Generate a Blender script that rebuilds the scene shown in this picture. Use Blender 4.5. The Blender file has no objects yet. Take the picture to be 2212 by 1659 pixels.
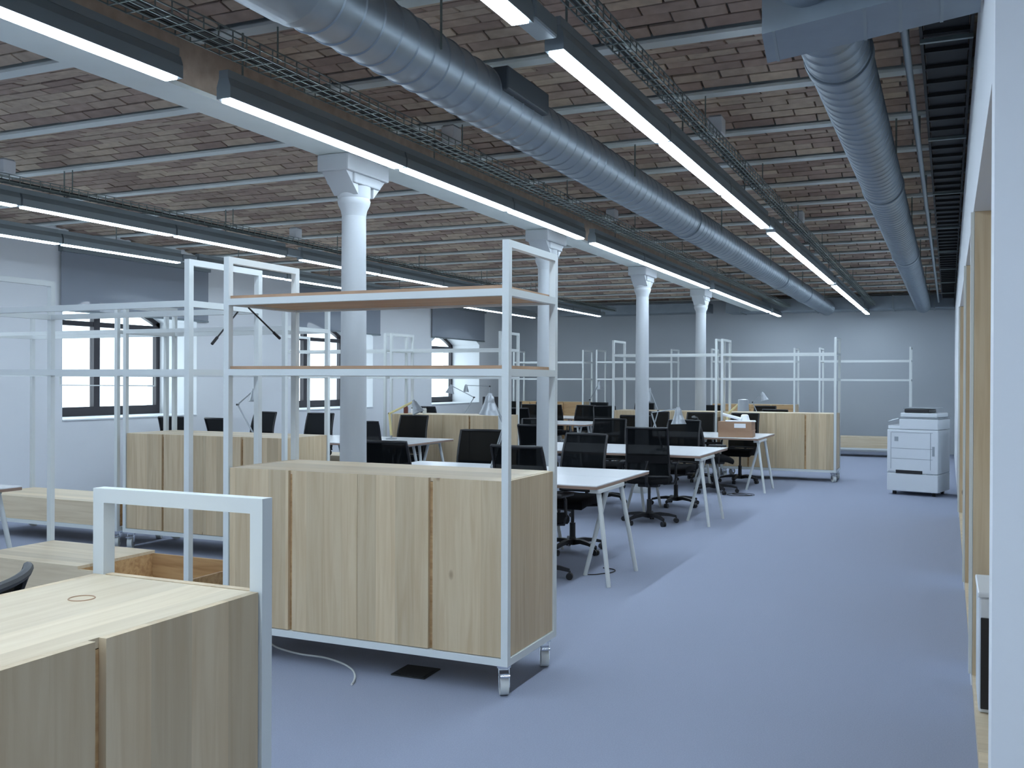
import bpy, bmesh, math, random
from mathutils import Vector, Matrix
random.seed(7)
R = math.radians
scene = bpy.context.scene
C = scene.collection

# ------------------------------------------------------------------ camera
CAM_H = 1.55
yaw, pit, rol = R(24.2), -.0035, .004
fwd = Vector((-math.sin(yaw) * math.cos(pit), math.cos(yaw) * math.cos(pit), math.sin(pit)))
r0 = Vector((math.cos(yaw), math.sin(yaw), 0)); u0 = r0.cross(fwd)
rv = math.cos(rol) * r0 + math.sin(rol) * u0
uv = -math.sin(rol) * r0 + math.cos(rol) * u0
cd = bpy.data.cameras.new('camera'); cam = bpy.data.objects.new('camera', cd); C.objects.link(cam)
cd.sensor_width = 36.0; cd.lens = 36.0 * 2100 / 2212; cd.clip_start = .02; cd.clip_end = 200
m = Matrix((rv, uv, -fwd)).transposed().to_4x4(); m.translation = (0, 0, CAM_H)
cam.matrix_world = m
scene.camera = cam
FPX = 2100.0
def pix(P):
    d = Vector(P) - Vector((0, 0, CAM_H))
    z = d.dot(fwd)
    if z <= .05: return None
    return 1106 + FPX * d.dot(rv) / z, 829.5 - FPX * d.dot(uv) / z, z

# ------------------------------------------------------------------ world, exposure
world = bpy.data.worlds.new('overcast_sky'); scene.world = world; world.use_nodes = True
bg = world.node_tree.nodes['Background']; bg.inputs[0].default_value = (.80, .91, 1, 1); bg.inputs[1].default_value = 4.5
vs = scene.view_settings
vs.view_transform = 'Standard'; vs.look = 'None'; vs.gamma = 1.0; vs.use_curve_mapping = False
vs.exposure = 0.0
LAMP = 48.0           # strip light strength

# ------------------------------------------------------------------ materials
def mat(name, col, rough=.5, metal=0.0, spec=.5, noise=None, bump=None):
    mt = bpy.data.materials.new(name); mt.use_nodes = True
    nt = mt.node_tree; b = nt.nodes['Principled BSDF']
    b.inputs['Base Color'].default_value = (*col, 1); b.inputs['Roughness'].default_value = rough
    b.inputs['Metallic'].default_value = metal; b.inputs['Specular IOR Level'].default_value = spec
    if noise or bump:
        tc = nt.nodes.new('ShaderNodeTexCoord')
        nz = nt.nodes.new('ShaderNodeTexNoise')
        sc_, amt = noise if noise else bump
        nz.inputs['Scale'].default_value = sc_; nz.inputs['Detail'].default_value = 4
        nt.links.new(tc.outputs['Object'], nz.inputs['Vector'])
        if noise:
            mx = nt.nodes.new('ShaderNodeMix'); mx.data_type = 'RGBA'
            mx.inputs[6].default_value = (*[c * (1 - amt) for c in col], 1)
            mx.inputs[7].default_value = (*[min(1, c * (1 + amt)) for c in col], 1)
            nt.links.new(nz.outputs[0], mx.inputs[0]); nt.links.new(mx.outputs[2], b.inputs['Base Color'])
        if bump:
            nz2 = nt.nodes.new('ShaderNodeTexNoise'); nz2.inputs['Scale'].default_value = bump[0]
            nt.links.new(tc.outputs['Object'], nz2.inputs['Vector'])
            bp = nt.nodes.new('ShaderNodeBump'); bp.inputs['Strength'].default_value = bump[1]; bp.inputs['Distance'].default_value = .01
            nt.links.new(nz2.outputs[0], bp.inputs['Height']); nt.links.new(bp.outputs[0], b.inputs['Normal'])
    return mt

def pine(name, axis, across, c0=(.62, .495, .33), c1=(.53, .395, .245), strip=.115):
    """edge-glued pine: grain runs along `axis`, boards change along `across` (0,1,2)"""
    mt = bpy.data.materials.new(name); mt.use_nodes = True
    nt = mt.node_tree; N = nt.nodes; L = nt.links; b = N['Principled BSDF']
    b.inputs['Roughness'].default_value = .5; b.inputs['Specular IOR Level'].default_value = .35
    tc = N.new('ShaderNodeTexCoord'); oi = N.new('ShaderNodeObjectInfo')
    off = N.new('ShaderNodeVectorMath'); off.operation = 'SCALE'; off.inputs[0].default_value = (7.3, 3.1, 5.7)
    L.new(oi.outputs['Random'], off.inputs['Scale'])
    ad = N.new('ShaderNodeVectorMath'); ad.operation = 'ADD'
    L.new(tc.outputs['Object'], ad.inputs[0]); L.new(off.outputs[0], ad.inputs[1])
    sp = N.new('ShaderNodeSeparateXYZ'); L.new(ad.outputs[0], sp.inputs[0])
    dv = N.new('ShaderNodeMath'); dv.operation = 'DIVIDE'; dv.inputs[1].default_value = strip; L.new(sp.outputs[across], dv.inputs[0])
    fl = N.new('ShaderNodeMath'); fl.operation = 'FLOOR'; L.new(dv.outputs[0], fl.inputs[0])
    wn = N.new('ShaderNodeTexWhiteNoise'); wn.noise_dimensions = '1D'; L.new(fl.outputs[0], wn.inputs['W'])
    # grain
    mp = N.new('ShaderNodeMapping'); s = [9, 9, 9]; s[axis] = .55; mp.inputs['Scale'].default_value = s
    sh = N.new('ShaderNodeCombineXYZ'); mu = N.new('ShaderNodeMath'); mu.operation = 'MULTIPLY'; mu.inputs[1].default_value = 5
    L.new(wn.outputs[0], mu.inputs[0]); L.new(mu.outputs[0], sh.inputs[axis])
    ad2 = N.new('ShaderNodeVectorMath'); ad2.operation = 'ADD'; L.new(ad.outputs[0], ad2.inputs[0]); L.new(sh.outputs[0], ad2.inputs[1])
    L.new(ad2.outputs[0], mp.inputs[0])
    nz = N.new('ShaderNodeTexNoise'); nz.inputs['Scale'].default_value = 3.2; nz.inputs['Detail'].default_value = 5; nz.inputs['Distortion'].default_value = .7
    L.new(mp.outputs[0], nz.inputs['Vector'])
    # knots
    mk = N.new('ShaderNodeMapping'); s2 = [3.2, 3.2, 3.2]; s2[axis] = 1.7; mk.inputs['Scale'].default_value = s2
    L.new(ad2.outputs[0], mk.inputs[0])
    vo = N.new('ShaderNodeTexVoronoi'); vo.inputs['Scale'].default_value = 1.0; L.new(mk.outputs[0], vo.inputs['Vector'])
    kr = N.new('ShaderNodeMapRange'); kr.inputs[1].default_value = .035; kr.inputs[2].default_value = .075; kr.inputs[3].default_value = 1; kr.inputs[4].default_value = 0
    L.new(vo.outputs[0], kr.inputs[0])
    cr = N.new('ShaderNodeValToRGB'); e = cr.color_ramp.elements
    e[0].position = .3; e[0].color = (*c1, 1); e[1].position = .62; e[1].color = (*c0, 1)
    L.new(nz.outputs[0], cr.inputs[0])
    tone = N.new('ShaderNodeMapRange'); tone.inputs[3].default_value = .88; tone.inputs[4].default_value = 1.10; L.new(wn.outputs[0], tone.inputs[0])
    ml = N.new('ShaderNodeVectorMath'); ml.operation = 'SCALE'; L.new(cr.outputs[0], ml.inputs[0]); L.new(tone.outputs[0], ml.inputs['Scale'])
    mx = N.new('ShaderNodeMix'); mx.data_type = 'RGBA'; mx.inputs[7].default_value = (.17, .09, .045, 1)
    L.new(kr.outputs[0], mx.inputs[0]); L.new(ml.outputs[0], mx.inputs[6])
    L.new(mx.outputs[2], b.inputs['Base Color'])
    return mt

MAT = {}
MAT['white_steel'] = mat('white_powder_coated_steel', (.66, .69, .68), .4)
MAT['pine_v'] = pine('pine_vertical', 2, 0)
MAT['pine_vy'] = pine('pine_vertical_side', 2, 1)
MAT['pine_x'] = pine('pine_lengthwise', 0, 1, (.66, .55, .39), (.57, .455, .305))
MAT['pine_warm'] = pine('pine_warm', 0, 2, (.56, .37, .19), (.38, .22, .10), .3)
MAT['ply'] = mat('plywood_shelf', (.42, .26, .16), .6, noise=(8, .25))
MAT['carpet'] = mat('grey_carpet', (.32, .35, .44), .95, spec=.1, noise=(160, .16), bump=(420, .5))
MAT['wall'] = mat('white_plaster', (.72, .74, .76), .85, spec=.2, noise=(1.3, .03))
MAT['wall_dimmed'] = mat('dimmed_plaster', (.44, .47, .50), .85, spec=.2, noise=(1.3, .03))  # plaster darkened so the end wall looks less brightly lit
MAT['chrome'] = mat('chrome', (.75, .77, .8), .14, 1)
MAT['wheel'] = mat('white_nylon_wheel', (.62, .64, .62), .45)
MAT['black'] = mat('black_plastic', (.012, .012, .014), .45)
MAT['seat'] = mat('black_fabric', (.008, .008, .009), .9, spec=.2, noise=(60, .3))
MAT['desk'] = mat('white_laminate', (.82, .83, .84), .25)
MAT['edge'] = mat('plywood_edge', (.30, .20, .15), .6)
MAT['lamp_grey'] = mat('silver_lacquer', (.30, .32, .34), .35, .3)
MAT['lamp_yellow'] = mat('yellow_lacquer', (.62, .52, .25), .5)
MAT['galv'] = mat('galvanised_steel', (.25, .29, .325), .45, .8, noise=(5, .16))
MAT['galv_dark'] = mat('dark_duct_sleeve', (.035, .045, .055), .6)
MAT['trunk'] = mat('grey_aluminium_profile', (.25, .29, .31), .45, .5)
MAT['wire'] = mat('zinc_wire', (.22, .26, .25), .45, .7)
MAT['tray_black'] = mat('black_cable_ladder', (.008, .009, .010), .7)
MAT['cable_dark'] = mat('dark_cable', (.03, .035, .035), .6)
MAT['beam'] = mat('white_beam_paint', (.55, .59, .57), .6, noise=(3, .1))
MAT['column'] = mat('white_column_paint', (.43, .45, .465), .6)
MAT['frame_dark'] = mat('dark_window_frame', (.025, .022, .028), .5)
MAT['printer'] = mat('printer_white', (.66, .69, .72), .4)
MAT['printer_line'] = mat('printer_grey', (.28, .31, .34), .5)
MAT['card'] = mat('brown_cardboard', (.36, .22, .14), .8)
MAT['paper'] = mat('white_paper', (.85, .86, .88), .7)
MAT['rubber'] = mat('white_cable', (.62, .64, .62), .5)
MAT['hatch'] = mat('black_floor_hatch', (.01, .011, .012), .6)
MAT['sill'] = mat('white_sill', (.78, .82, .84), .5)
MAT['jar'] = mat('red_brown_jar', (.14, .03, .02), .3)

def brick_mat():
    mt = bpy.data.materials.new('old_brick'); mt.use_nodes = True
    nt = mt.node_tree; N = nt.nodes; L = nt.links; b = N['Principled BSDF']
    b.inputs['Roughness'].default_value = .9; b.inputs['Specular IOR Level'].default_value = .15
    at = N.new('ShaderNodeAttribute'); at.attribute_name = 'tone'
    oi = N.new('ShaderNodeObjectInfo')
    a = N.new('ShaderNodeMath'); a.operation = 'ADD'; L.new(at.outputs['Fac'], a.inputs[0]); L.new(oi.outputs['Random'], a.inputs[1])
    fr = N.new('ShaderNodeMath'); fr.operation = 'FRACT'; L.new(a.outputs[0], fr.inputs[0])
    cr = N.new('ShaderNodeValToRGB'); e = cr.color_ramp.elements
    e[0].position = 0; e[0].color = (.24, .175, .145, 1); e[1].position = 1; e[1].color = (.40, .32, .245, 1)
    x = cr.color_ramp.elements.new(.35); x.color = (.30, .225, .185, 1)
    x = cr.color_ramp.elements.new(.7); x.color = (.35, .28, .22, 1)
    L.new(fr.outputs[0], cr.inputs[0])
    ge = N.new('ShaderNodeNewGeometry')
    nz = N.new('ShaderNodeTexNoise'); nz.inputs['Scale'].default_value = 14; nz.inputs['Detail'].default_value = 5
    L.new(ge.outputs['Position'], nz.inputs['Vector'])
    mr = N.new('ShaderNodeMapRange'); mr.inputs[3].default_value = .85; mr.inputs[4].default_value = 1.55; L.new(nz.outputs[0], mr.inputs[0])
    ml = N.new('ShaderNodeVectorMath'); ml.operation = 'SCALE'; L.new(cr.outputs[0], ml.inputs[0]); L.new(mr.outputs[0], ml.inputs['Scale'])
    L.new(ml.outputs[0], b.inputs['Base Color'])
    return mt
MAT['brick'] = brick_mat()
MAT['mortar'] = mat('mortar', (.16, .13, .11), .95, noise=(6, .25))

def emit(name, col, s):
    mt = bpy.data.materials.new(name); mt.use_nodes = True
    nt = mt.node_tree; nt.nodes.remove(nt.nodes['Principled BSDF'])
    e = nt.nodes.new('ShaderNodeEmission'); e.inputs[0].default_value = (*col, 1); e.inputs[1].default_value = s
    nt.links.new(e.outputs[0], nt.nodes['Material Output'].inputs[0]); return mt
MAT['glow'] = emit('strip_light_diffuser', (.69, .84, 1.0), LAMP * 1.06)
MAT['glow_soft'] = emit('strip_light_diffuser_dim', (.69, .84, 1.0), LAMP * .68)

def glass():
    mt = bpy.data.materials.new('window_glass'); mt.use_nodes = True
    nt = mt.node_tree; nt.nodes.remove(nt.nodes['Principled BSDF'])
    t = nt.nodes.new('ShaderNodeBsdfTransparent'); t.inputs[0].default_value = (.93, .96, .97, 1)
    g = nt.nodes.new('ShaderNodeBsdfGlossy'); g.inputs['Roughness'].default_value = .03
    mx = nt.nodes.new('ShaderNodeMixShader'); mx.inputs[0].default_value = .06
    nt.links.new(t.outputs[0], mx.inputs[1]); nt.links.new(g.outputs[0], mx.inputs[2])
    nt.links.new(mx.outputs[0], nt.nodes['Material Output'].inputs[0]); return mt
MAT['glass'] = glass()
def blend(name, col, other, fac, rough=.9):
    """opaque diffuse mixed with a see-through share (mesh cloth) or a translucent one (blind cloth)"""
    mt = bpy.data.materials.new(name); mt.use_nodes = True
    nt = mt.node_tree; nt.nodes.remove(nt.nodes['Principled BSDF'])
    d = nt.nodes.new('ShaderNodeBsdfDiffuse'); d.inputs[0].default_value = (*col, 1)
    mx = nt.nodes.new('ShaderNodeMixShader'); mx.inputs[0].default_value = fac
    t = nt.nodes.new('ShaderNodeBsdfTransparent' if other == 'see' else 'ShaderNodeBsdfTranslucent')
    t.inputs[0].default_value = (1, 1, 1, 1) if other == 'see' else (*col, 1)
    nt.links.new(d.outputs[0], mx.inputs[1]); nt.links.new(t.outputs[0], mx.inputs[2])
    nt.links.new(mx.outputs[0], nt.nodes['Material Output'].inputs[0]); return mt
MAT['mesh'] = blend('black_mesh_cloth', (.008, .009, .010), 'see', .025)
MAT['blind'] = blend('grey_blind_cloth', (.34, .37, .42), 'see', .24)

# ------------------------------------------------------------------ mesh helpers
class MB:
    def __init__(s): s.v = []; s.f = []; s.smooth = False
    def add(s, v, f):
        n = len(s.v); s.v += [tuple(p) for p in v]; s.f += [tuple(i + n for i in q) for q in f]; return s
    def box(s, x0, x1, y0, y1, z0, z1):
        v = [(x, y, z) for z in (z0, z1) for y in (y0, y1) for x in (x0, x1)]
        return s.add(v, [(0, 2, 3, 1), (4, 5, 7, 6), (0, 1, 5, 4), (2, 6, 7, 3), (0, 4, 6, 2), (1, 3, 7, 5)])
    def bev(s, x0, x1, y0, y1, z0, z1, b=.008):
        """box with chamfered vertical and horizontal edges"""
        bm = bmesh.new(); bmesh.ops.create_cube(bm, size=1)
        for q in bm.verts:
            q.co = Vector(((x0 + x1) / 2 + q.co.x * (x1 - x0), (y0 + y1) / 2 + q.co.y * (y1 - y0), (z0 + z1) / 2 + q.co.z * (z1 - z0)))
        bmesh.ops.bevel(bm, geom=bm.edges[:], offset=b, segments=2, affect='EDGES', profile=.5)
        bm.verts.ensure_lookup_table(); bm.verts.index_update()
        s.add([q.co[:] for q in bm.verts], [[q.index for q in f.verts] for f in bm.faces]); bm.free(); return s
    def ring(s, c, ax, r, n):
        ax = Vector(ax).normalized(); a = ax.orthogonal().normalized()
        if abs(ax.z) < .99:
            a = Vector((0, 0, 1)).cross(ax).normalized()
        b = ax.cross(a)
        return [Vector(c) + a * math.cos(2 * math.pi * i / n) * r + b * math.sin(2 * math.pi * i / n) * r for i in range(n)]
    def prof(s, pts, n=16, caps=True):
        """pts: list of (centre, axis, radius): swept rings"""
        vs_ = []
        for c, a, r in pts: vs_ += s.ring(c, a, r, n)
        f = []
        for k in range(len(pts) - 1):
            for i in range(n):
                j = (i + 1) % n
                f.append((k * n + i, k * n + j, (k + 1) * n + j, (k + 1) * n + i))
        if caps:
            f.append(tuple(reversed(range(n)))); f.append(tuple((len(pts) - 1) * n + i for i in range(n)))
        return s.add(vs_, f)
    def cyl(s, a, b, r, r2=None, n=14):
        d = Vector(b) - Vector(a)
        return s.prof([(a, d, r), (b, d, r if r2 is None else r2)], n)
    def lathe(s, prof, n=24, c=(0, 0, 0), caps=True):
        return s.prof([((c[0], c[1], c[2] + z), (0, 0, 1), r) for r, z in prof], n, caps)
    def tube(s, pts, r, n=8):
        pts = [Vector(p) for p in pts]; q = []
        for i, p in enumerate(pts):
            t = pts[min(i + 1, len(pts) - 1)] - pts[max(i - 1, 0)]
            q.append((p, t, r))
        return s.prof(q, n)
    def bar(s, a, b, w, h=None, up=(0, 0, 1)):
        """square bar from a to b"""
        a = Vector(a); b = Vector(b); d = (b - a).normalized(); h = h or w
        up = Vector(up)
        if abs(d.dot(up)) > .99: up = Vector((0, 1, 0))
        x = d.cross(up).normalized(); y = x.cross(d)
        v = []
        for p in (a, b):
            for sx, sy in ((-1, -1), (1, -1), (1, 1), (-1, 1)): v.append(p + x * sx * w / 2 + y * sy * h / 2)
        return s.add(v, [(3, 2, 1, 0), (4, 5, 6, 7), (0, 1, 5, 4), (1, 2, 6, 5), (2, 3, 7, 6), (3, 0, 4, 7)])
    def build(s, name, m, parent=None, smooth=False):
        me = bpy.data.meshes.new(name); me.from_pydata(s.v, [], s.f); me.update()
        bm = bmesh.new(); bm.from_mesh(me); bmesh.ops.recalc_face_normals(bm, faces=bm.faces[:]); bm.to_mesh(me); bm.free()
        me.materials.append(MAT[m] if isinstance(m, str) else m)
        if smooth:
            me.polygons.foreach_set('use_smooth', [True] * len(me.polygons))
            try: me.set_sharp_from_angle(angle=R(38))
            except Exception: pass
        o = bpy.data.objects.new(name, me); C.objects.link(o)
        if parent: o.parent = parent
        return o

def tag(o, label=None, cat=None, group=None, kind=None):
    if label: o['label'] = label
    if cat: o['category'] = cat
    if group: o['group'] = group
    if kind: o['kind'] = kind
    return o
def thing(name, label, cat, loc=(0, 0, 0), rz=0, group=None):
    o = bpy.data.objects.new(name, None); C.objects.link(o); o.empty_display_size = .1
    o.location = loc; o.rotation_euler = (0, 0, rz); return tag(o, label, cat, group)
def copy_tree(o, parent=None):
    kids = list(o.children)
    c = o.copy(); C.objects.link(c); c.parent = parent
    for k in kids: copy_tree(k, c)
    return c
def place(proto, loc, rz, label=None, group=None, cat=None, used=[]):
    if proto.name in used: o = copy_tree(proto)
    else: o = proto; used.append(proto.name)
    o.location = loc; o.rotation_euler = (0, 0, rz); tag(o, label, cat, group); return o

# ================================================================== SETTING
XL, XR, YB, YF = -10.5, .11, -8.0, 22.9
ZB = 3.4              # underside of the beams
XE = 3.0
tag(MB().box(XL - 1.0, XE, YB, YF + .1, -.1, 0).build('floor', 'carpet'), 'blue-grey short-pile carpet floor', kind='structure')

# ---- ceiling: white beams, brick vaults between them
PITCH = 1.06; BW = .10
beam_far = [5.26 + PITCH * k for k in range(-12, 17)]        # far edge of each flange
ceil = MB()
def vault(y0, y1, t):           # t 0..1 across one bay
    y = y0 + (y1 - y0) * t
    return y, ZB + .035 + .075 * (1 - (2 * t - 1) ** 2)
def vtan(y0, y1, t):
    return math.atan2(.075 * -2 * (2 * t - 1) * 2, (y1 - y0))
NSEG = 7
bays = [(beam_far[i], beam_far[i + 1] - BW) for i in range(len(beam_far) - 1)]
for y0, y1 in bays:
    for k in range(NSEG):
        a = vault(y0, y1, k / NSEG); b = vault(y0, y1, (k + 1) / NSEG)
        ceil.add([(XL, a[0], a[1] + .012), (XE, a[0], a[1] + .012), (XE, b[0], b[1] + .012), (XL, b[0], b[1] + .012)], [(0, 1, 2, 3)])
ceil.box(XL - 1.0, XE, YB, YF + .1, ZB + .16, ZB + .3)
ceiling = tag(ceil.build('ceiling', 'mortar'), 'brick vaulted ceiling carried by white beams', kind='structure')
bm_ = MB().box(XL, XE, -BW, 0, ZB, ZB + .018).box(XL, XE, -BW / 2 - .005, -BW / 2 + .005, ZB + .018, ZB + .16)
beam0 = bm_.build('beam', 'beam', ceiling); beam0.location.y = beam_far[0]
for y in beam_far[1:]:
    c = beam0.copy(); C.objects.link(c); c.parent = ceiling; c.location.y = y
# girder over the columns
GX0, GX1, GZ = -4.03, -3.77, 3.12
MB().box(GX0, GX1, YB, YF, GZ, GZ + .025).build('girder', 'beam', ceiling)
MB().box(-4.0, -3.8, YB, YF, GZ + .026, ZB + .16).build('girder_infill', 'brick', ceiling)
# bricks: nearest 300 that show largest are pieces, the others one part
BL, BWD, BT = .285, .118, .02
spots = []
for bi, (y0, y1) in enumerate(bays):
    n = 10
    for k in range(n):
        t = (k + .5) / n
        y, z = vault(y0, y1, t); a = vtan(y0, y1, t)
        x = XL + (.15 if k % 2 else 0) - random.random() * .05
        while x < XE - .05:
            L_ = BL; spots.append((x + L_ / 2, y, z, a, (y1 - y0) / n - .010)); x += BL + .012
def bsize(s):
    p = pix(s[:3])
    if not p or not (-20 < p[0] < 2232 and -20 < p[1] < 900): return 0
    return 1 / p[2] ** 2
spots.sort(key=bsize, reverse=True)
bw = bays[8][1] - bays[8][0]; NCO = 10
bvar = []
for k in range(3):
    w = bw / NCO - .010; j = .006 * k
    q = MB().bev(-BL / 2, BL / 2, -w / 2, w / 2, -BT / 2 + j * .3, BT / 2, .004)
    o = q.build('brick', 'brick', ceiling); bvar.append(o)
for i, s in enumerate(spots[:300]):
    o = bvar[i] if i < 3 else bvar[i % 3].copy()
    if i >= 3: C.objects.link(o); o.parent = ceiling
    o.location = (s[0], s[1], s[2] + random.uniform(-.003, .004))
    o.rotation_euler = (s[3] + random.uniform(-.015, .015), random.uniform(-.006, .006), random.uniform(-.008, .008))
rest = MB(); tones = []
for s in spots[300:]:
    n0 = len(rest.v)
    ca, sa = math.cos(s[3]), math.sin(s[3]); dz = random.uniform(-.003, .004)
    q = MB().box(-BL / 2, BL / 2, -s[4] / 2, s[4] / 2, -BT / 2, BT / 2)
    rest.add([(s[0] + x, s[1] + y * ca - z * sa, s[2] + dz + y * sa + z * ca) for x, y, z in q.v], q.f)
    tones += [random.random()] * (len(rest.v) - n0)
ro = rest.build('bricks', 'brick', ceiling); ro['kind'] = 'stuff'
at = ro.data.attributes.new('tone', 'FLOAT', 'POINT'); at.data.foreach_set('value', tones)

# ---- walls
WINS = [(-5.7, -3.25), (-.75, 1.7), (4.18, 6.65), (9.12, 11.59), (14.1, 16.58), (19.0, 21.4)]      # openings in the left wall
SILL, SPR, RISE, DEEP = 1.0, 2.42, .32, 1.0
w = MB(); ys = YB
for y0, y1 in WINS:
    w.box(XL - DEEP, XL, ys, y0, 0, ZB + .16)
    w.box(XL - DEEP, XL, y0, y1, 0, SILL)
    n = 14
    for k in range(n):
        ta, tb = k / n, (k + 1) / n
        za = SPR + RISE * (1 - (2 * ta - 1) ** 2); zb = SPR + RISE * (1 - (2 * tb - 1) ** 2)
        ya, yb = y0 + (y1 - y0) * ta, y0 + (y1 - y0) * tb
        v = [(x, y, z) for x in (XL - DEEP, XL) for y, z in ((ya, za), (yb, zb), (yb, ZB + .16), (ya, ZB + .16))]
        w.add(v, [(0, 1, 2, 3), (7, 6, 5, 4), (0, 4, 5, 1), (3, 2, 6, 7)])
    ys = y1
w.box(XL - DEEP, XL, ys, YF + .1, 0, ZB + .16)
tag(w.build('wall_left', 'wall'), 'white plaster window wall with arched openings', kind='structure')
tag(MB().box(XL - 1.0, XE, YF, YF + .12, 0, ZB + .16).build('wall_far', 'wall_dimmed'), 'pale grey end wall behind the shelf racks', kind='structure')
tag(MB().box(XL - 1.0, XE, YB - .12, YB, 0, ZB + .16).build('wall_back', 'wall'), 'white wall behind the viewer', kind='structure')
# right partition with pine lined niches
LZ, PT = 2.42, 3.2
NICHE = [(3.15, 5.5), (5.95, 8.0), (8.6, 12.3)]
w = MB(); ys = 2.95
for y0, y1 in NICHE:
    w.box(XR, 1.0, ys, y0, 0, PT); w.box(XR, 1.0, y0, y1, LZ, PT); ys = y1
w.box(XR, 1.0, ys, YF, 0, PT)
for y0, y1 in NICHE: w.box(.85, 1.0, y0, y1, 0, LZ)
wall_r = tag(w.build('wall_right', 'wall'), 'white partition wall with tall pine lined niches', kind='structure')
tag(MB().box(XE, XE + .12, YB - .12, YF + .1, 0, ZB + .16).build('wall_side', 'wall'), 'white side wall past the partition', kind='structure')
for i, (y0, y1) in enumerate(NICHE):
    def lin(nm, m_, x0, x1, ya, yb, z0, z1):
        o = MB().box(x0, x1, ya, yb, z0, z1).build(nm, m_, wall_r); o.location = (XR, y0, 0)
    D = y1 - y0
    lin('niche_jamb', 'pine_v', .006, .735, D - .025, D - .001, .06, LZ - .001)
    lin('niche_jamb', 'pine_v', .006, .735, .001, .025, .06, LZ - .001)
    lin('niche_plinth', 'pine_x', .006, .735, .001, D - .001, .001, .06)
    lin('niche_back_panel', 'pine_vy', .715, .738, .025, D - .025, .06, LZ - .001)
    lin('niche_front_edge', 'white_steel', -.012, .004, D - .004, D + (.035 if i else .05), .06, LZ)

# ---- windows
for i, (y0, y1) in enumerate(WINS):
    n = i + 1
    xo = XL - .78
    root = thing('window_%d' % n, None, None, (xo, y0, 0)); tag(root, 'dark framed arched window with white sill', kind='structure')
    W = y1 - y0
    def arch(t): return SPR + RISE * (1 - (2 * t - 1) ** 2)
    # outer frame following the arch
    fr = MB(); T = .075
    fr.box(-.03, .04, 0, T, SILL, SPR); fr.box(-.03, .04, W - T, W, SILL, SPR); fr.box(-.03, .04, T, W - T, SILL + .02, SILL + .15)
    k_ = 16
    for k in range(k_):
        ta, tb = k / k_, (k + 1) / k_
        v = [(x, W * t, z) for x in (-.03, .04) for t, z in ((ta, arch(ta)), (tb, arch(tb)), (tb, arch(tb) - T), (ta, arch(ta) - T))]
        fr.add(v, [(0, 1, 2, 3), (7, 6, 5, 4), (3, 2, 6, 7), (0, 4, 5, 1)])
    fr.build('frame', 'frame_dark', root)
    MB().box(-.035, .05, W * .5 - .055, W * .5 + .055, SILL + .15, SPR + RISE - T).build('mullion', 'frame_dark', root)
    MB().box(-.03, .045, T, W - T, SPR - .12, SPR - .05).build('transom', 'frame_dark', root)
    for a, b in ((T, W * .5 - .055), (W * .5 + .055, W - T)):
        MB().box(0, .006, a, b, SILL + .15, SPR - .12).build('pane', 'glass', root)
        MB().box(0, .006, a, b, SPR - .05, SPR + .2).build('pane', 'glass', root)
    MB().bev(-.08, .80, .0, W, SILL, SILL + .02, .004).build('sill', 'sill', root)
    # roller blind on the inner wall face
    zb = (2.43, 2.43, 2.43, 2.43, 2.45, 2.50)[i]
    bl = thing('roller_blind', 'grey roller blind half lowered over the %s' % ('window farthest behind the viewer', 'window behind the viewer', 'window level with the two-shelf rack', 'window nearest the low pine bench', 'window behind the second column', 'window by the far corner')[i], 'blind', (XL + .045, y0 - .06, zb), group='grey roller blinds')
    Wb = W + .26
    MB().box(-.002, .002, 0, Wb, .02, 3.2 - zb).build('cloth', 'blind', bl)
    MB().cyl((0, 0, .01), (0, Wb, .01), .014).build('bottom_bar', 'trunk', bl, True)
    MB().box(-.04, .045, -.01, Wb + .01, 3.2 - zb, 3.3 - zb).build('cassette', 'trunk', bl)

# ================================================================== COLUMNS
colp = thing('cast_iron_column', 'round white cast iron column under the girder', 'column', group='white columns under the girder')
MB().lathe([(.135, 0), (.135, .06), (.115, .09), (.11, .14), (.098, .2), (.094, 1.4), (.086, 2.72)], 32).build('shaft', 'column', colp, True)
MB().lathe([(.086, 2.72), (.093, 2.76), (.112, 2.80), (.118, 2.83), (.112, 2.845), (.118, 2.86), (.118, 2.93)], 32).build('capital', 'column', colp, True)
cp = MB().bev(-.12, .12, -.17, .17, 2.93, 3.0, .01)
cp.bev(-.13, .13, -.27, .27, 3.0, 3.119, .012)
for s in (-1, 1):
    cp.add([(-.1, s * .1, 2.86), (.1, s * .1, 2.86), (.1, s * .25, 3.0), (-.1, s * .25, 3.0), (.1, s * .1, 3.0), (-.1, s * .1, 3.0)],
           [(0, 1, 2, 3), (1, 4, 2), (0, 3, 5), (0, 5, 4, 1), (2, 4, 5, 3)])
cp.build('bracket', 'column', colp)
for i, y in enumerate((5.9, 9.55, 13.1, 16.6)):
    place(colp, (-3.9, y, 0), 0, 'round white column %s' % (
        'standing behind the rack with two wooden shelves', 'between the first two desk islands by the aisle',
        'between the second and third desk islands by the aisle', 'behind the pair of racks at the third desk island')[i], 'white columns under the girder', 'column')

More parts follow.
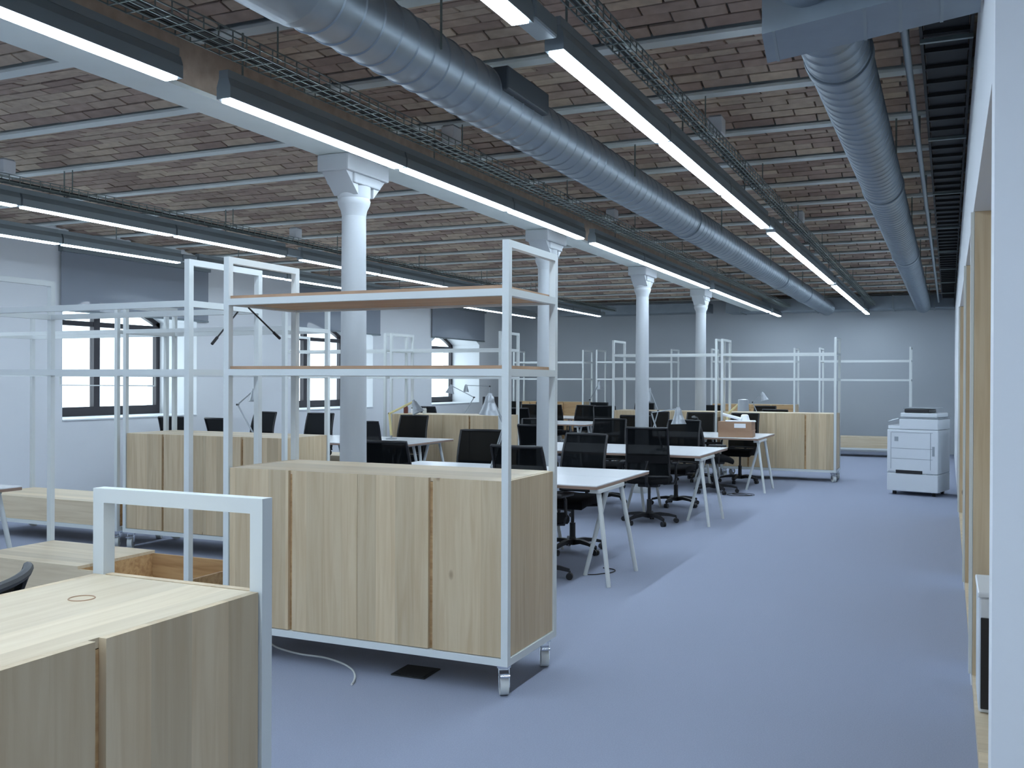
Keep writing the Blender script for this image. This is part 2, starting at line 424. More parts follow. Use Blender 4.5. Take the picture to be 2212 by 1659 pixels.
# ================================================================== LIGHT ROWS
def lamp_proto(name, L, dim=False):
    t = thing(name, 'strip light', 'light')
    q = MB(); hw = .045
    q.add([(-hw, 0, .012), (hw, 0, .012), (hw, 0, .075), (.03, 0, .12), (-.03, 0, .12), (-hw, 0, .075),
           (-hw, L, .012), (hw, L, .012), (hw, L, .075), (.03, L, .12), (-.03, L, .12), (-hw, L, .075)],
          [(0, 1, 2, 3, 4, 5), (11, 10, 9, 8, 7, 6), (1, 7, 8, 2), (2, 8, 9, 3), (3, 9, 10, 4), (4, 10, 11, 5), (5, 11, 6, 0), (0, 6, 7, 1)])
    q.build('housing', 'trunk', t)
    MB().bev(-.038, .038, .03, L - .03, 0, .0115, .004).build('diffuser', 'glow_soft' if dim else 'glow', t)
    return t
LL = 1.79
lampA = lamp_proto('strip_light', LL)
lampS = lamp_proto('strip_light', 1.1)
lampW = lamp_proto('wall_side_strip_light', LL, True)
ROWS = [(-1.60, 'aisle', lampA, 'of the aisle row'),
        (-3.45, 'girder', lampA, 'beside the girder'),
        (1.45, 'entrance', lampA, 'of the entrance row'),  # unseen row added as fill light for near wall and low cabinet
        (-7.2, 'bay', lampW, 'over the window bay'),
        (-8.8, 'window', lampW, 'closest to the windows')]
LZ0 = 3.0
SPAN = {-7.45: 'stretch behind the viewer', -1.75: 'stretch level with the chest high cabinet', 4.0: 'stretch level with the first two columns', 9.72: 'stretch level with the third column', 15.42: 'last stretch'}
STARTS = [-7.45, -1.75, 4.0, 9.72, 15.42]
for x, rn, pr, lab in ROWS:
    g = 'strip lights of the %s row' % rn
    for s in STARTS:
        for k in range(3):
            y = s + k * (LL + .02)
            if rn == 'window' and y > 20: continue
            if rn == 'entrance' and y > 1.8: continue
            place(pr, (x, y, LZ0), 0, 'strip light %s, %s, %s' % (lab, SPAN[s], ('entrance end', 'middle one', 'end wall end')[k]), g)
    if rn in ('aisle', 'girder'): place(lampS, (x, 21.1, LZ0), 0, 'short strip light ending the row %s, by the end wall' % ('above the aisle' if rn == 'aisle' else 'beside the white girder'), None)
    # carrying profile with joint boxes and hanger rods
    t = thing('lighting_trunking', 'grey lighting trunking carrying the %s strip lights' % ({'aisle': 'aisle', 'entrance': 'entrance side', 'girder': 'girder side', 'bay': 'window bay', 'window': 'window wall'}[rn]), 'trunking', (x, 0, LZ0))
    for s in STARTS[:2] if rn == 'entrance' else STARTS: MB().box(-.03, .03, s, s + 5.4, .121, .16).build('profile', 'trunk', t)
    if rn == 'aisle':
      MB().box(-.03, .03, 21.1, 22.2, .121, .16).build('profile', 'trunk', t)
    for s in () if rn == 'girder' else [q + 5.42 for q in STARTS]:
        MB().bev(-.05, .05, s, s + .25, .03, .119, .012).build('joint_box', 'trunk', t)
    for k in range(9):
        y = beam_far[7] - .05 + k * 2 * PITCH
        MB().cyl((0, y, .16), (0, y, ZB - LZ0 + .02), .006, n=6).build('hanger_rod', 'wire', t)

def wire_tray(x, z, wd, label, y0=-1.5, y1=21.6, cables=True):
    t = thing('wire_cable_tray', label, 'cable tray', (x, 0, z))
    q = MB()
    for dx, dz in ((-wd / 2, .06), (-wd / 2, .03), (-wd / 2, 0), (-wd / 6, 0), (wd / 6, 0), (wd / 2, 0), (wd / 2, .03), (wd / 2, .06)):
        q.bar((dx, y0, dz), (dx, y1, dz), .006)
    q.build('long_wires', 'wire', t)['kind'] = 'stuff'
    q = MB(); y = y0
    while y < y1:
        q.bar((-wd / 2, y, -.004), (wd / 2, y, -.004), .005); q.bar((-wd / 2, y, 0), (-wd / 2, y, .06), .005); q.bar((wd / 2, y, 0), (wd / 2, y, .06), .005)
        y += .1
    q.build('cross_wires', 'wire', t)['kind'] = 'stuff'
    if cables:
        for k in range(4):
            dx = -wd / 2 + .04 + k * (wd - .08) / 3
            MB().tube([(dx + random.uniform(-.012, .012), y0 + i * (y1 - y0) / 30, .012 + random.uniform(0, .008)) for i in range(31)], .009, 6).build('cable', 'cable_dark', t)
    for k in range(8):
        y = beam_far[8] - .05 + k * 2 * PITCH + PITCH
        if y < y1: MB().cyl((0, y, .0), (0, y, ZB - z + .01), .005, n=6).build('hanger_rod', 'wire', t)
    return t
wire_tray(-3.22, 3.16, .17, 'wire mesh cable tray beside the girder strip lights')
wire_tray(-1.45, 3.15, .09, 'wire mesh cable tray beside the aisle strip lights')
wire_tray(-7.1, 3.17, .09, 'wire mesh cable tray above the window bay strip lights')
for x, y, lab in ((-3.22, 6.1, 'by the first column'), (-3.22, 9.7, 'by the second column'), (-1.45, 6.6, 'over the first desk island'), (-1.45, 10.6, 'over the second desk island'), (-7.1, 5.6, 'over the low open rack'), (-7.1, 9.5, 'over the window side desks')):
    t = thing('junction_box', 'small pale junction box on the cable tray %s' % lab, 'junction box', (x, y, (3.17 if x < -5 else 3.16) + .068))
    MB().bev(-.05, .05, -.06, .06, 0, .11, .008).build('case', 'printer', t)
    MB().box(-.04, .04, -.05, .05, .111, .119).build('lid', 'printer_line', t)

# ================================================================== DUCTS
def round_duct(name, label, x, z, r, y0, y1, pitch, sleeves):
    t = thing(name, label, 'duct', (x, 0, z))
    cuts = [y0] + [s for s in sleeves if y0 < s < y1] + [y1]
    for a, b in zip(cuts, cuts[1:]):
        pts = []; y = a + .012
        while y < b - .012:
            pts.append(((0, y, 0), (0, 1, 0), r))
            e = min(y + pitch, b - .012)
            if e - y > .03:
                pts += [((0, e - .018, 0), (0, 1, 0), r), ((0, e - .012, 0), (0, 1, 0), r + .006), ((0, e - .006, 0), (0, 1, 0), r + .006)]
            y = e
        MB().prof(pts, 40).build('section', 'galv', t, True)
    for s in cuts[1:-1]:
        MB().prof([((0, s - .045, 0), (0, 1, 0), r + .010), ((0, s - .04, 0), (0, 1, 0), r + .014), ((0, s + .04, 0), (0, 1, 0), r + .014), ((0, s + .045, 0), (0, 1, 0), r + .010)], 40).build('collar', 'galv', t, True)
    k = 0
    y = beam_far[8] - .05
    while y < y1:
        if y > y0:
            for sx in (-1, 1): MB().bar((sx * (r + .004), y, 0), (sx * (r + .004), y, ZB - z + .01), .012, .003).build('hanger_strap', 'wire', t)
        y += 3 * PITCH
    return t
d1 = round_duct('spiral_duct', 'large spiral wound silver air duct between the two bright light rows', -2.41, 3.15, .158, 1.2, 22.0, .15, (3.2, 9.6, 15.4, 18.2))
MB().prof([((0, 1.3, 0), (0, 1, 0), .176), ((0, 3.18, 0), (0, 1, 0), .176), ((0, 3.2, 0), (0, 1, 0), .162)], 40).build('wide_section', 'galv', d1, True)
MB().bev(.10, .20, 4.85, 5.45, .0, .13, .01).build('air_grille', 'galv_dark', d1)
d2 = round_duct('spiral_duct', 'slimmer silver air duct running along the partition wall', -.50, 3.15, .15, 4.4, 22.0, .13, (5.0, 8.5, 13.0))
pl = thing('duct_plenum', 'boxy sheet metal plenum where the round ducts meet above the partition', 'duct', (-.73, 4.33, 2.94))
PP = [(0, 0), (.83, -.28), (.83, -.62), (.04, -.37)]
q = MB(); q.add([(x, y, z) for z in (0, .42) for x, y in PP], [(0, 1, 2, 3), (7, 6, 5, 4), (0, 4, 5, 1), (1, 5, 6, 2), (2, 6, 7, 3), (3, 7, 4, 0)])
q.build('box', 'galv', pl)
for u in (.06, .5, .66, .84):
    a_ = Vector((PP[0][0] + (PP[1][0] - PP[0][0]) * u, PP[0][1] + (PP[1][1] - PP[0][1]) * u, -.002)); b_ = Vector((PP[3][0] + (PP[2][0] - PP[3][0]) * u, PP[3][1] + (PP[2][1] - PP[3][1]) * u, -.002))
    MB().bar(a_, b_, .012, .004).build('seam', 'trunk', pl)
MB().prof([((.23, -.42, .215), (0, 1, 0), .155), ((.23, -.52, .215), (0, 1, 0), .155), ((.23, -.52, .215), (0, 1, 0), .14), ((.23, -2.2, .215), (0, 1, 0), .14)], 36).build('round_branch', 'galv', pl, True)
t = thing('end_wall_duct', 'rectangular grey air duct across the end wall under the ceiling', 'duct', (0, 21.98, 3.1))
MB().bev(-4.6, .1, 0, .75, 0, .28, .01).build('box', 'galv', t)
for k in range(6): MB().box(-4.3 + k * .8, -4.27 + k * .8, -.012, .76, -.012, .285).build('flange', 'trunk', t)
t = thing('end_wall_duct', 'flat grey duct over the far racks on the window side', 'duct', (0, 21.9, 3.12))
MB().bev(-8.6, -5.0, 0, .6, 0, .22, .01).build('box', 'galv', t)
t = thing('cable_ladder', 'black cable ladder hung along the top of the partition', 'cable tray', (-.02, 0, 3.24))
MB().box(-.12, -.105, 4.5, 21.8, 0, .07).box(.105, .12, 4.5, 21.8, 0, .07).build('side_rail', 'tray_black', t)
for k in range(60): MB().box(-.105, .105, 4.6 + k * .285, 4.64 + k * .285, .01, .03).build('rung', 'tray_black', t)
MB().box(-.10, .10, 4.5, 21.8, .031, .06).build('cables', 'tray_black', t)
for k in range(8):
    y = beam_far[12] - .05 + k * 2 * PITCH
    MB().box(-.12, .12, y - .012, y + .012, -.02, 0).build('hanger_bar', 'wire', t)
    MB().cyl((-.115, y, -.02), (-.115, y, ZB - 3.24 + .005), .005, n=6).build('hanger_rod', 'wire', t)
t = thing('conduit_pipe', 'thin dark conduit pipe beside the slim duct', 'pipe', (-.20, 0, 3.2))
MB().cyl((0, 4.4, 0), (0, 21.8, 0), .018, n=10).build('pipe', 'trunk', t, True)
for k in range(8):
    y = beam_far[12] - .05 + k * 2 * PITCH
    MB().box(-.012, .012, y - .01, y + .01, .016, ZB - 3.2).build('clip', 'wire', t)

# ================================================================== RACKS ON CASTERS
TB = .036
def caster_parts(parent, x, y, rz):
    c, s = math.cos(rz), math.sin(rz)
    def W(p): return (x + p[0] * c - p[1] * s, y + p[0] * s + p[1] * c, p[2])
    o = MB(); q = MB().box(-.035, .035, -.035, .035, .134, .146)
    for sx in (-1, 1):
        q.add([(sx * .024, -.03, .134), (sx * .024, .035, .134), (sx * .024, -.015, .04), (sx * .024, -.045, .04),
               (sx * .028, -.03, .134), (sx * .028, .035, .134), (sx * .028, -.015, .04), (sx * .028, -.045, .04)],
              [(0, 1, 2, 3), (7, 6, 5, 4), (0, 4, 5, 1), (1, 5, 6, 2), (2, 6, 7, 3), (3, 7, 4, 0)])
    q.box(-.028, .028, -.03, .035, .122, .134)
    b = MB(); b.add([W(p) for p in q.v], q.f); cas = b.build('caster', 'chrome', parent)
    q = MB().cyl((-.021, -.025, .052), (.021, -.025, .052), .052, n=24)
    b = MB(); b.add([W(p) for p in q.v], q.f); b.build('wheel', 'wheel', cas, True)
    q = MB().bev(-.026, .026, -.085, -.03, .098, .112, .004)
    b = MB(); b.add([W(p) for p in q.v], q.f); b.build('brake_pedal', 'chrome', cas)

def rack(name, label, cat, x0, y0, W, D, rz=0, box='tall', H=2.24, rails=(1.572, 1.967), boards=False, grooves=(.44, .88, 1.30), lid=None, front='pine_v', group=None, extras=None, ztop=1.055):
    """local frame: x along the front, y to the back; origin = front left corner on the floor"""
    t = thing(name, label, cat, (x0, y0, 0), rz, group)
    B0 = .148
    for px_ in (0, W - TB):
        for py in (0, D - TB):
            MB().box(px_, px_ + TB, py, py + TB, B0, H).build('post', 'white_steel', t)
    for px_ in (0, W - TB):
        MB().box(px_, px_ + TB, TB, D - TB, H - TB, H).build('end_bar', 'white_steel', t)
        MB().box(px_, px_ + TB, TB, D - TB, B0, B0 + TB).build('bottom_bar', 'white_steel', t)
    for py in (0, D - TB):
        MB().box(TB, W - TB, py, py + TB, B0, B0 + TB).build('bottom_bar', 'white_steel', t)
    for z in rails:
        for py in (0, D - TB): MB().box(TB, W - TB, py, py + TB, z, z + TB).build('shelf_rail', 'white_steel', t)
        for px_ in (0, W - TB): MB().box(px_, px_ + TB, TB, D - TB, z, z + TB).build('shelf_bar', 'white_steel', t)
        if boards:
            MB().box(TB + .002, W - TB - .002, .012, D - .012, z + TB + .001, z + TB + .017).build('shelf_board', 'ply', t)
            MB().box(TB + .002, W - TB - .002, TB + .001, D - TB - .001, z + .012, z + TB).build('shelf_panel', 'pine_warm', t)
    z0 = B0 + TB
    xa, xb, ya, yb = TB + .003, W - TB - .003, .008, D - .008
    if box == 'tall':
        MB().box(xa, xb, ya + .02, yb - .02, z0 + .002, ztop - .022).build('carcass', 'pine_warm', t)
        MB().box(xa, xb, ya + .020, yb - .020, ztop - .02, ztop).build('top_board', 'pine_x', t)
        cuts = [xa] + [g for g in grooves] + [xb]
        for i in range(len(cuts) - 1):
            ga = .013 if (i > 0 and i % 2 == 1) else .001
            gb = .013 if (i < len(cuts) - 2 and i % 2 == 0) else .001
            MB().box(cuts[i] + ga, cuts[i + 1] - gb, ya, ya + .0195, z0 + .004, ztop).build('door', front, t)
        MB().box(xa, xb, yb - .0195, yb, z0 + .004, ztop).build('back_panel', 'pine_v', t)
        for xx in (0, W):
            s = 1 if xx == 0 else -1
            xx0 = xx + s * .010; xx1 = xx + s * .032
            MB().box(min(xx0, xx1), max(xx0, xx1), TB + .002, D - TB - .002, z0 + .002, ztop - .0).build('side_panel', 'pine_vy', t)
    elif box == 'low':
        zt = .385; th = .019
        MB().box(xa, xb, ya, ya + th, z0 + .002, zt).build('front_panel', 'pine_x', t)
        MB().box(xa, xb, yb - th, yb, z0 + .002, zt).build('back_panel', 'pine_warm', t)
        for xx in (xa, xb - th): MB().box(xx, xx + th, ya + th + .001, yb - th - .001, z0 + .002, zt).build('side_panel', 'pine_warm', t)
        MB().box(xa + th, xb - th, ya + th + .001, yb - th - .001, z0 + .002, z0 + .014).build('bottom_panel', 'pine_warm', t)
        l1 = lid if lid else xb
        MB().box(xa, l1, ya, yb, zt + .0005, zt + .019).build('lid', 'pine_x', t)
        if lid: MB().box(lid - .02, lid, ya + th + .001, yb - th - .001, z0 + .015, zt).build('divider', 'pine_warm', t)
    for cx, cy, a in ((.05, .06, .5), (W - .05, .06, .55), (.05, D - .06, 2.5), (W - .05, D - .06, .5)):
        caster_parts(t, cx, cy, a)
    if extras: extras(t)
    return t
def stay(a, b):
    def f(t):
        MB().cyl(a, b, .005, n=8).build('stay_rod', 'black', t)
        d = Vector(b) - Vector(a)
        MB().cyl(Vector(b) - d * .2, b, .009, n=8).build('rod_grip', 'black', t)
    return f
rack('shelf_rack', 'tall white rack with two wooden shelves above a pine cabinet on casters', 'rack', -3.72, 4.32, 1.76, .65,
     boards=True, grooves=(.455, .886, 1.325), extras=stay((.018, .19, 1.966), (.018, .48, 1.80)))
def hang(t):
    for x in (.42, 1.72): MB().box(x, x + .012, .62, .632, 1.49, 1.575).build('hanging_rail_drop', 'white_steel', t)
    MB().box(.42, 1.732, .62, .632, 1.478, 1.49).build('hanging_rail', 'white_steel', t)
rack('open_rack', 'empty white rack over a low half open pine box, left of the two-shelf rack', 'rack', -5.83, 4.32, 1.86, .65, box='low', lid=.98, extras=stay((1.842, .44, 1.966), (1.842, .21, 1.76)))
rack('shelf_rack', 'white rack without boards above a closed pine cabinet, before the window side desks', 'rack', -6.9, 6.66, 1.82, .65, grooves=(.47, .93, 1.36))
rack('bench_rack', 'white rack over a long low closed pine bench by the window wall', 'rack', -8.85, 6.66, 1.88, .65, box='low', extras=hang)
rack('shelf_rack', 'white rack above a pine cabinet between the window side desk islands', 'rack', -7.5, 12.3, 1.8, .65, grooves=(.43, .87, 1.31))
rack('bench_rack', 'white rack over a low pine bench under the middle window', 'rack', -9.42, 12.3, 1.85, .65, box='low')
rack('shelf_rack', 'white rack above a pine cabinet closing the aisle side desks, printer side', 'rack', -3.36, 15.7, 1.78, .65, grooves=(.44, .88, 1.32))
rack('shelf_rack', 'white rack above a pine cabinet closing the aisle side desks, column side', 'rack', -5.2, 15.7, 1.78, .65, grooves=(.44, .88, 1.32))
rack('bench_rack', 'white rack over a low pine bench on the end wall, next to the partition', 'rack', -2.5, 21.3, 1.8, .65, box='low', H=2.27)
rack('shelf_rack', 'white rack with brown pine cabinet on the end wall behind the printer side desks', 'rack', -4.78, 21.3, 1.8, .65, H=2.27, front='pine_warm')
rack('bench_rack', 'white rack over a low pine bench on the end wall, middle of the row', 'rack', -7.45, 21.3, 1.8, .65, box='low', H=2.27)
rack('shelf_rack', 'white rack with brown pine cabinet in the far window corner', 'rack', -9.55, 21.3, 1.8, .65, H=2.27, front='pine_warm')
# low framed cabinet beside the viewer, long side along the room
def grommet(t):
    q = MB()
    pts = [(1.54 + .028 * math.cos(a), .325 + .028 * math.sin(a), 1.0555) for a in [i * math.pi / 12 for i in range(25)]]
    q.tube(pts, .0016, 6).build('cable_grommet', 'ply', t)
rack('low_cabinet', 'chest high pine cabinet with a short white end frame and cable grommet', 'cabinet', -1.455, 0.06, 1.8, .535, R(90), H=1.272, rails=(), grooves=(.42, .86, 1.30), extras=grommet)

# ================================================================== DESKS
def tripod(parent, x, y, s, L=.72, zt=.728):
    """three splayed legs under a bar along y: two feet outwards (s = +1 or -1 in x), one inwards"""
    MB().bev(x - .04, x + .04, y - L / 2 + .05, y + L / 2 - .05, zt - .03, zt, .004).build('trestle_bar', 'white_steel', parent)
    for dy, dx in ((-L / 2 + .04, s * .12), (L / 2 + .02, s * .12), (.04, -s * .2)):
        top = (x + (s * .01 if dx * s > 0 else -s * .01), y + dy * .78, zt - .01)
        MB().cyl((x + dx, y + dy, 0), top, .0165, .0195, 12).build('leg', 'white_steel', parent, True)
def desk(label, x0, x1, y0, y1, tr=(.2, .2), group=None):
    t = thing('trestle_desk', label, 'desk', ((x0 + x1) / 2, (y0 + y1) / 2, 0), 0, group)
    w, d = (x1 - x0) / 2, (y1 - y0) / 2
    MB().box(-w, w, -d, d, .752, .76).build('top', 'desk', t)
    MB().box(-w + .001, w - .001, -d + .001, d - .001, .73, .752).build('edge_band', 'edge', t)
    tripod(t, -w + tr[0], .0, -1); tripod(t, w - tr[1], .0, 1)
    return t
for n, y, nm in ((0, 6.92, 'first'), (1, 10.26, 'second'), (2, 13.69, 'third')):
    for h in (0, 1):
        desk('white trestle desk of the %s aisle side island, %s half' % (nm, ('cabinet side', 'end wall side')[h]), -4.72, -2.41, y + h * .705, y + h * .705 + .70, (.3, .03) if h == 0 else (.3, .95), 'aisle side desks')
for h in (0, 1):
    desk('white trestle desk behind the pair of racks, %s half' % ('rack side', 'end wall side')[h], -4.72, -2.41, 18.1 + h * .705, 18.8 + h * .705, (.3, .1), 'desks behind the racks')
for (xa, xb, side) in ((-9.9, -8.02, 'next to the window wall'), (-8.0, -6.1, 'with its end towards the columns')):
    for h in (0, 1):
        desk('white desk %s, %s half of first window side island' % (side, ('near', 'cabinet side')[h]), xa, xb, 10.25 + h * .705, 10.95 + h * .705, (.25, .2), 'window side desks')
for nm, y in (('behind the window side cabinet', 16.6), ('in front of the far corner rack', 19.2)):
    for (xa, xb, side) in ((-9.9, -8.02, 'window end'), (-8.0, -6.0, 'column end')):
        for h in (0, 1):
            desk('white trestle desk %s, %s, %s half' % (nm, side, ('near', 'far')[h]), xa, xb, y + h * .705, y + .70 + h * .705, (.25, .2), 'far window side desks')
desk('white trestle desk standing beyond the low half open rack', -8.1, -6.22, 4.35, 5.05, (.25, .2))

# ================================================================== CHAIRS
def chair_proto():
    t = thing('office_chair', 'black mesh office chair', 'chair')
    # five star base
    for k in range(5):
        a = R(18 + 72 * k); c, s = math.cos(a), math.sin(a)
        q = MB(); prof = [(.03, .085, .026, .05), (.12, .10, .022, .036), (.22, .09, .018, .03), (.30, .072, .014, .024)]
        v = []
        for r, z, hw, hh in prof:
            for sx, sz in ((-1, -1), (1, -1), (1, 1), (-1, 1)): v.append((r * c - sx * hw * s, r * s + sx * hw * c, z + sz * hh / 2))
        f = [(3, 2, 1, 0), (12, 13, 14, 15)]
        for i in range(3):
            for j in range(4): f.append((i * 4 + j, i * 4 + (j + 1) % 4, i * 4 + 4 + (j + 1) % 4, i * 4 + 4 + j))
        q.add(v, f); leg = q.build('base_leg', 'black', t)
        cx, cy = .30 * c, .30 * s
        w = MB()
        for o in (-.013, .013):
            n_ = Vector((-s, c, 0)); p = Vector((cx, cy, .027)) + n_ * o
            w.cyl(p - n_ * .009, p + n_ * .009, .027, n=14)
        w.cyl((cx, cy, .03), (cx, cy, .07), .008, n=8)
        w.build('caster', 'black', leg, True)
    MB().cyl((0, 0, .06), (0, 0, .13), .035, .03).cyl((0, 0, .13), (0, 0, .26), .027).cyl((0, 0, .26), (0, 0, .42), .016).build('gas_column', 'black', t, True)
    MB().bev(-.11, .11, -.14, .12, .405, .445, .012).build('mechanism', 'black', t)
    # seat pad, waterfall front (front = +y)
    bm = bmesh.new(); bmesh.ops.create_cube(bm, size=1)
    bmesh.ops.subdivide_edges(bm, edges=bm.edges[:], cuts=4, use_grid_fill=True)
    for p in bm.verts:
        x, y, z = p.co * 2
        rx = .245 * (1 - .10 * abs(y) ** 3); zz = .478 + z * .032 - .035 * max(0, y - .3) ** 2 / .49 + (.012 * x * x if z > 0 else 0)
        k = 1 - .06 * (abs(z) ** 2)
        p.co = Vector((x * rx * k, y * .235 * k * (1 - .08 * abs(x) ** 3) + .015, zz))
    q = MB(); bm.verts.index_update(); q.add([p.co[:] for p in bm.verts], [[p.index for p in f.verts] for f in bm.faces]); bm.free()
    q.build('seat', 'seat', t, True)
    # back: curved rounded frame and mesh
    def bk(u, v):       # u -1..1, v 0..1
        hw = .232 - .018 * v
        return Vector((u * hw, -.225 - .09 * v + .045 * u * u * 1.0 + .035 * math.sin(v * math.pi), .53 + .52 * v))
    nu, nv = 10, 10
    q = MB(); v = []; f = []
    for j in range(nv + 1):
        for i in range(nu + 1): v.append(bk(-1 + 2 * i / nu, j / nv))
    for j in range(nv):
        for i in range(nu): a = j * (nu + 1) + i; f.append((a, a + 1, a + nu + 2, a + nu + 1))
    q.add(v, f); back = q.build('backrest', 'mesh', t, True)
    rim = [bk(-1 + 2 * i / 10, 1) for i in range(11)] + [bk(1, 1 - j / 10) for j in range(1, 11)] + [bk(1 - 2 * i / 10, 0) for i in range(1, 11)] + [bk(-1, j / 10) for j in range(1, 11)]
    MB().tube(rim, .013, 8).build('back_frame', 'black', back, True)
    q = MB(); v = [bk(-1 + 2 * i / nu, vv) - Vector((0, .012, 0)) for vv in (.27, .43) for i in range(nu + 1)]
    q.add(v, [(i, i + 1, nu + 2 + i, nu + 1 + i) for i in range(nu)]); q.build('lumbar_pad', 'seat', back, True)
    MB().tube([(0, -.10, .42), (0, -.22, .43), (0, -.275, .48), (0, -.285, .60), (0, -.27, .70)], .02, 8).build('back_stem', 'black', t, True)
    for s in (-1, 1):
        MB().tube([(s * .15, .02, .43), (s * .27, .02, .44), (s * .285, .02, .50), (s * .285, .01, .63), (s * .28, -.005, .655)], .013, 8).build('arm_post', 'black', t, True)
        MB().bev(s * .28 - .035, s * .28 + .035, -.12, .12, .655, .685, .012).build('armrest', 'black', t)
    return t
chp = chair_proto()
def chairs(base, group, lst):
    for x, y, a, end in lst: place(chp, (x, y, 0), R(a), base + ', ' + end, group)
# (x, y of seat centre, heading of the seat front: 0 = towards the end wall)
chairs('black mesh chair before the first aisle side island', 'chairs at the first aisle side island', [(-4.22, 7.05, 4, 'column end'), (-2.98, 7.02, -4, 'aisle end')])
chairs('black mesh chair across the first aisle side island', 'chairs at the first aisle side island', [(-3.12, 8.3, 172, 'aisle end'), (-4.2, 8.45, 190, 'column end')])
chairs('black mesh chair before the second aisle side island', 'chairs at the second aisle side island', [(-2.98, 10.3, 10, 'aisle end'), (-4.2, 10.3, -6, 'column end')])
chairs('black mesh chair across the second aisle side island', 'chairs at the second aisle side island', [(-4.02, 11.85, 184, 'middle'), (-4.78, 11.5, 205, 'column end'), (-3.1, 11.9, 172, 'aisle end')])
chairs('black mesh chair before the third aisle side island', 'chairs at the third aisle side island', [(-4.15, 13.75, 8, 'column end'), (-2.97, 13.54, -72, 'turned sideways by the cardboard boxes')])
chairs('black mesh chair between the third aisle side island and the racks', 'chairs at the third aisle side island', [(-3.58, 15.0, 180, 'middle'), (-2.92, 15.05, 174, 'aisle end'), (-4.3, 15.05, 186, 'column end')])
chairs('black mesh chair before the first window side island', 'chairs at the first window side island', [(-9.35, 10.1, 8, 'window end'), (-8.5, 10.05, -10, 'middle'), (-6.48, 10.15, 12, 'column end')])
chairs('black mesh chair across the first window side island', 'chairs at the first window side island', [(-9.55, 11.75, 176, 'window end'), (-8.45, 11.7, 186, 'by the thin armed lamp'), (-7.62, 11.93, 268, 'turned sideways'), (-6.85, 11.65, 182, 'by the yellow armed lamp')])
chairs('black mesh chair at the desks behind the window side cabinet', 'chairs behind the window side cabinet', [(-9.0, 16.3, 0, 'window end near side'), (-7.9, 18.3, 180, 'middle far side'), (-6.75, 18.35, 172, 'column end far side'), (-7.1, 16.3, 0, 'column end near side'), (-6.05, 17.97, 210, 'turned at the corner')])
chairs('black mesh chair at the desks before the far corner rack', 'chairs in front of the far corner rack', [(-8.6, 20.75, 180, 'window half'), (-7.3, 20.8, 176, 'middle'), (-7.5, 18.95, 0, 'near side'), (-6.2, 20.85, 185, 'column end'), (-9.4, 20.75, 183, 'window end')])
chairs('black mesh chair at the desk behind the pair of racks', 'chairs behind the pair of racks', [(-4.4, 19.7, 182, 'column end'), (-3.4, 19.75, 176, 'aisle end'), (-2.8, 17.85, 0, 'near side')])
place(chp, (-2.37, 1.52, 0), R(120), 'black office chair turned sideways behind the chest high pine cabinet', None)

# ================================================================== DESK LAMPS
def lamp(label, base, elbow, head, aim, sr=.085, arm='lamp_grey', shade='lamp_grey', sl=.15, kind='cone'):
    t = thing('desk_lamp', label, 'lamp', base)
    b = Vector(base); E_ = Vector(elbow) - b; Hd = Vector(head) - b; a = Vector(aim).normalized()
    MB().lathe([(.075, 0), (.078, .006), (.075, .014), (.03, .022)], 24).build('base', 'lamp_grey', t, True)
    MB().cyl((0, 0, .02), (0, 0, .05), .011, n=10).build('base_pivot', 'lamp_grey', t, True)
    side = Vector((0, 1, 0)) if abs(E_.y) < .2 else Vector((1, 0, 0))
    for nm, p, q in (('lower_arm', Vector((0, 0, .05)), E_), ('upper_arm', E_, Hd)):
        m_ = MB()
        for s in (-1, 1): m_.cyl(p + side * s * .008, q + side * s * .008, .0065 if arm == 'lamp_grey' else .014, n=8)
        m_.build(nm, arm, t, True)
    MB().cyl(E_ - side * .02, E_ + side * .02, .014, n=12).build('elbow_joint', 'black', t, True)
    pr = [(-.02, .018), (0, .022), (.015, .036), (.045, .042), (sl * .55, .052), (sl, sr)] if kind == 'cone' else [(-.01, .02), (0, sr * .9), (sl, sr)]
    m_ = MB().prof([(Hd + a * d, a, r) for d, r in pr] + [(Hd + a * (sl - .004), a, sr - .006), (Hd + a * (.02), a, .03)], 28, False)
    sh = m_.build('shade', shade, t, True)
    MB().prof([(Hd + a * (.03), a, .012), (Hd + a * (.06), a, .022), (Hd + a * .085, a, .024), (Hd + a * .105, a, .012)], 16).build('bulb', 'paper', sh, True)
    return t
Z = .761
lamp('grey cone desk lamp reaching over the first aisle side island', (-3.56, 7.5, Z), (-3.56, 7.76, 1.16), (-3.53, 7.4, 1.425), (-.05, .0, -1), .088, sl=.165)
lamp('pale cone desk lamp over the aisle end of the second aisle side island', (-2.98, 10.8, Z), (-3.12, 10.85, 1.19), (-2.74, 10.6, 1.245), (.05, -.05, -1), .085, sl=.17)
lamp('desk lamp with a yellow arm and a tilted grey shade, first window side island', (-6.80, 11.2, Z), (-6.86, 11.25, 1.10), (-6.43, 11.15, 1.27), (.45, .1, -1), .085, 'lamp_yellow', sl=.16)
lamp('thin armed desk lamp raised in front of the white wall between two windows', (-8.95, 11.0, Z), (-9.3, 11.1, 1.19), (-8.85, 10.9, 1.40), (.15, -.1, -1), .08)
lamp('desk lamp with a dark shade before the glass of the far window', (-8.7, 16.95, Z), (-8.45, 17.0, 1.22), (-8.85, 16.8, 1.45), (-.2, 0, -1), .085)
lamp('desk lamp with a level arm on the sill side of the far window', (-9.35, 19.6, Z), (-9.35, 19.6, 1.42), (-9.9, 19.5, 1.44), (0, 0, -1), .07)
lamp('bright armed desk lamp at the desks before the far corner rack', (-6.95, 19.5, Z), (-6.95, 19.5, 1.15), (-6.7, 19.4, 1.52), (.12, 0, -1), .085)
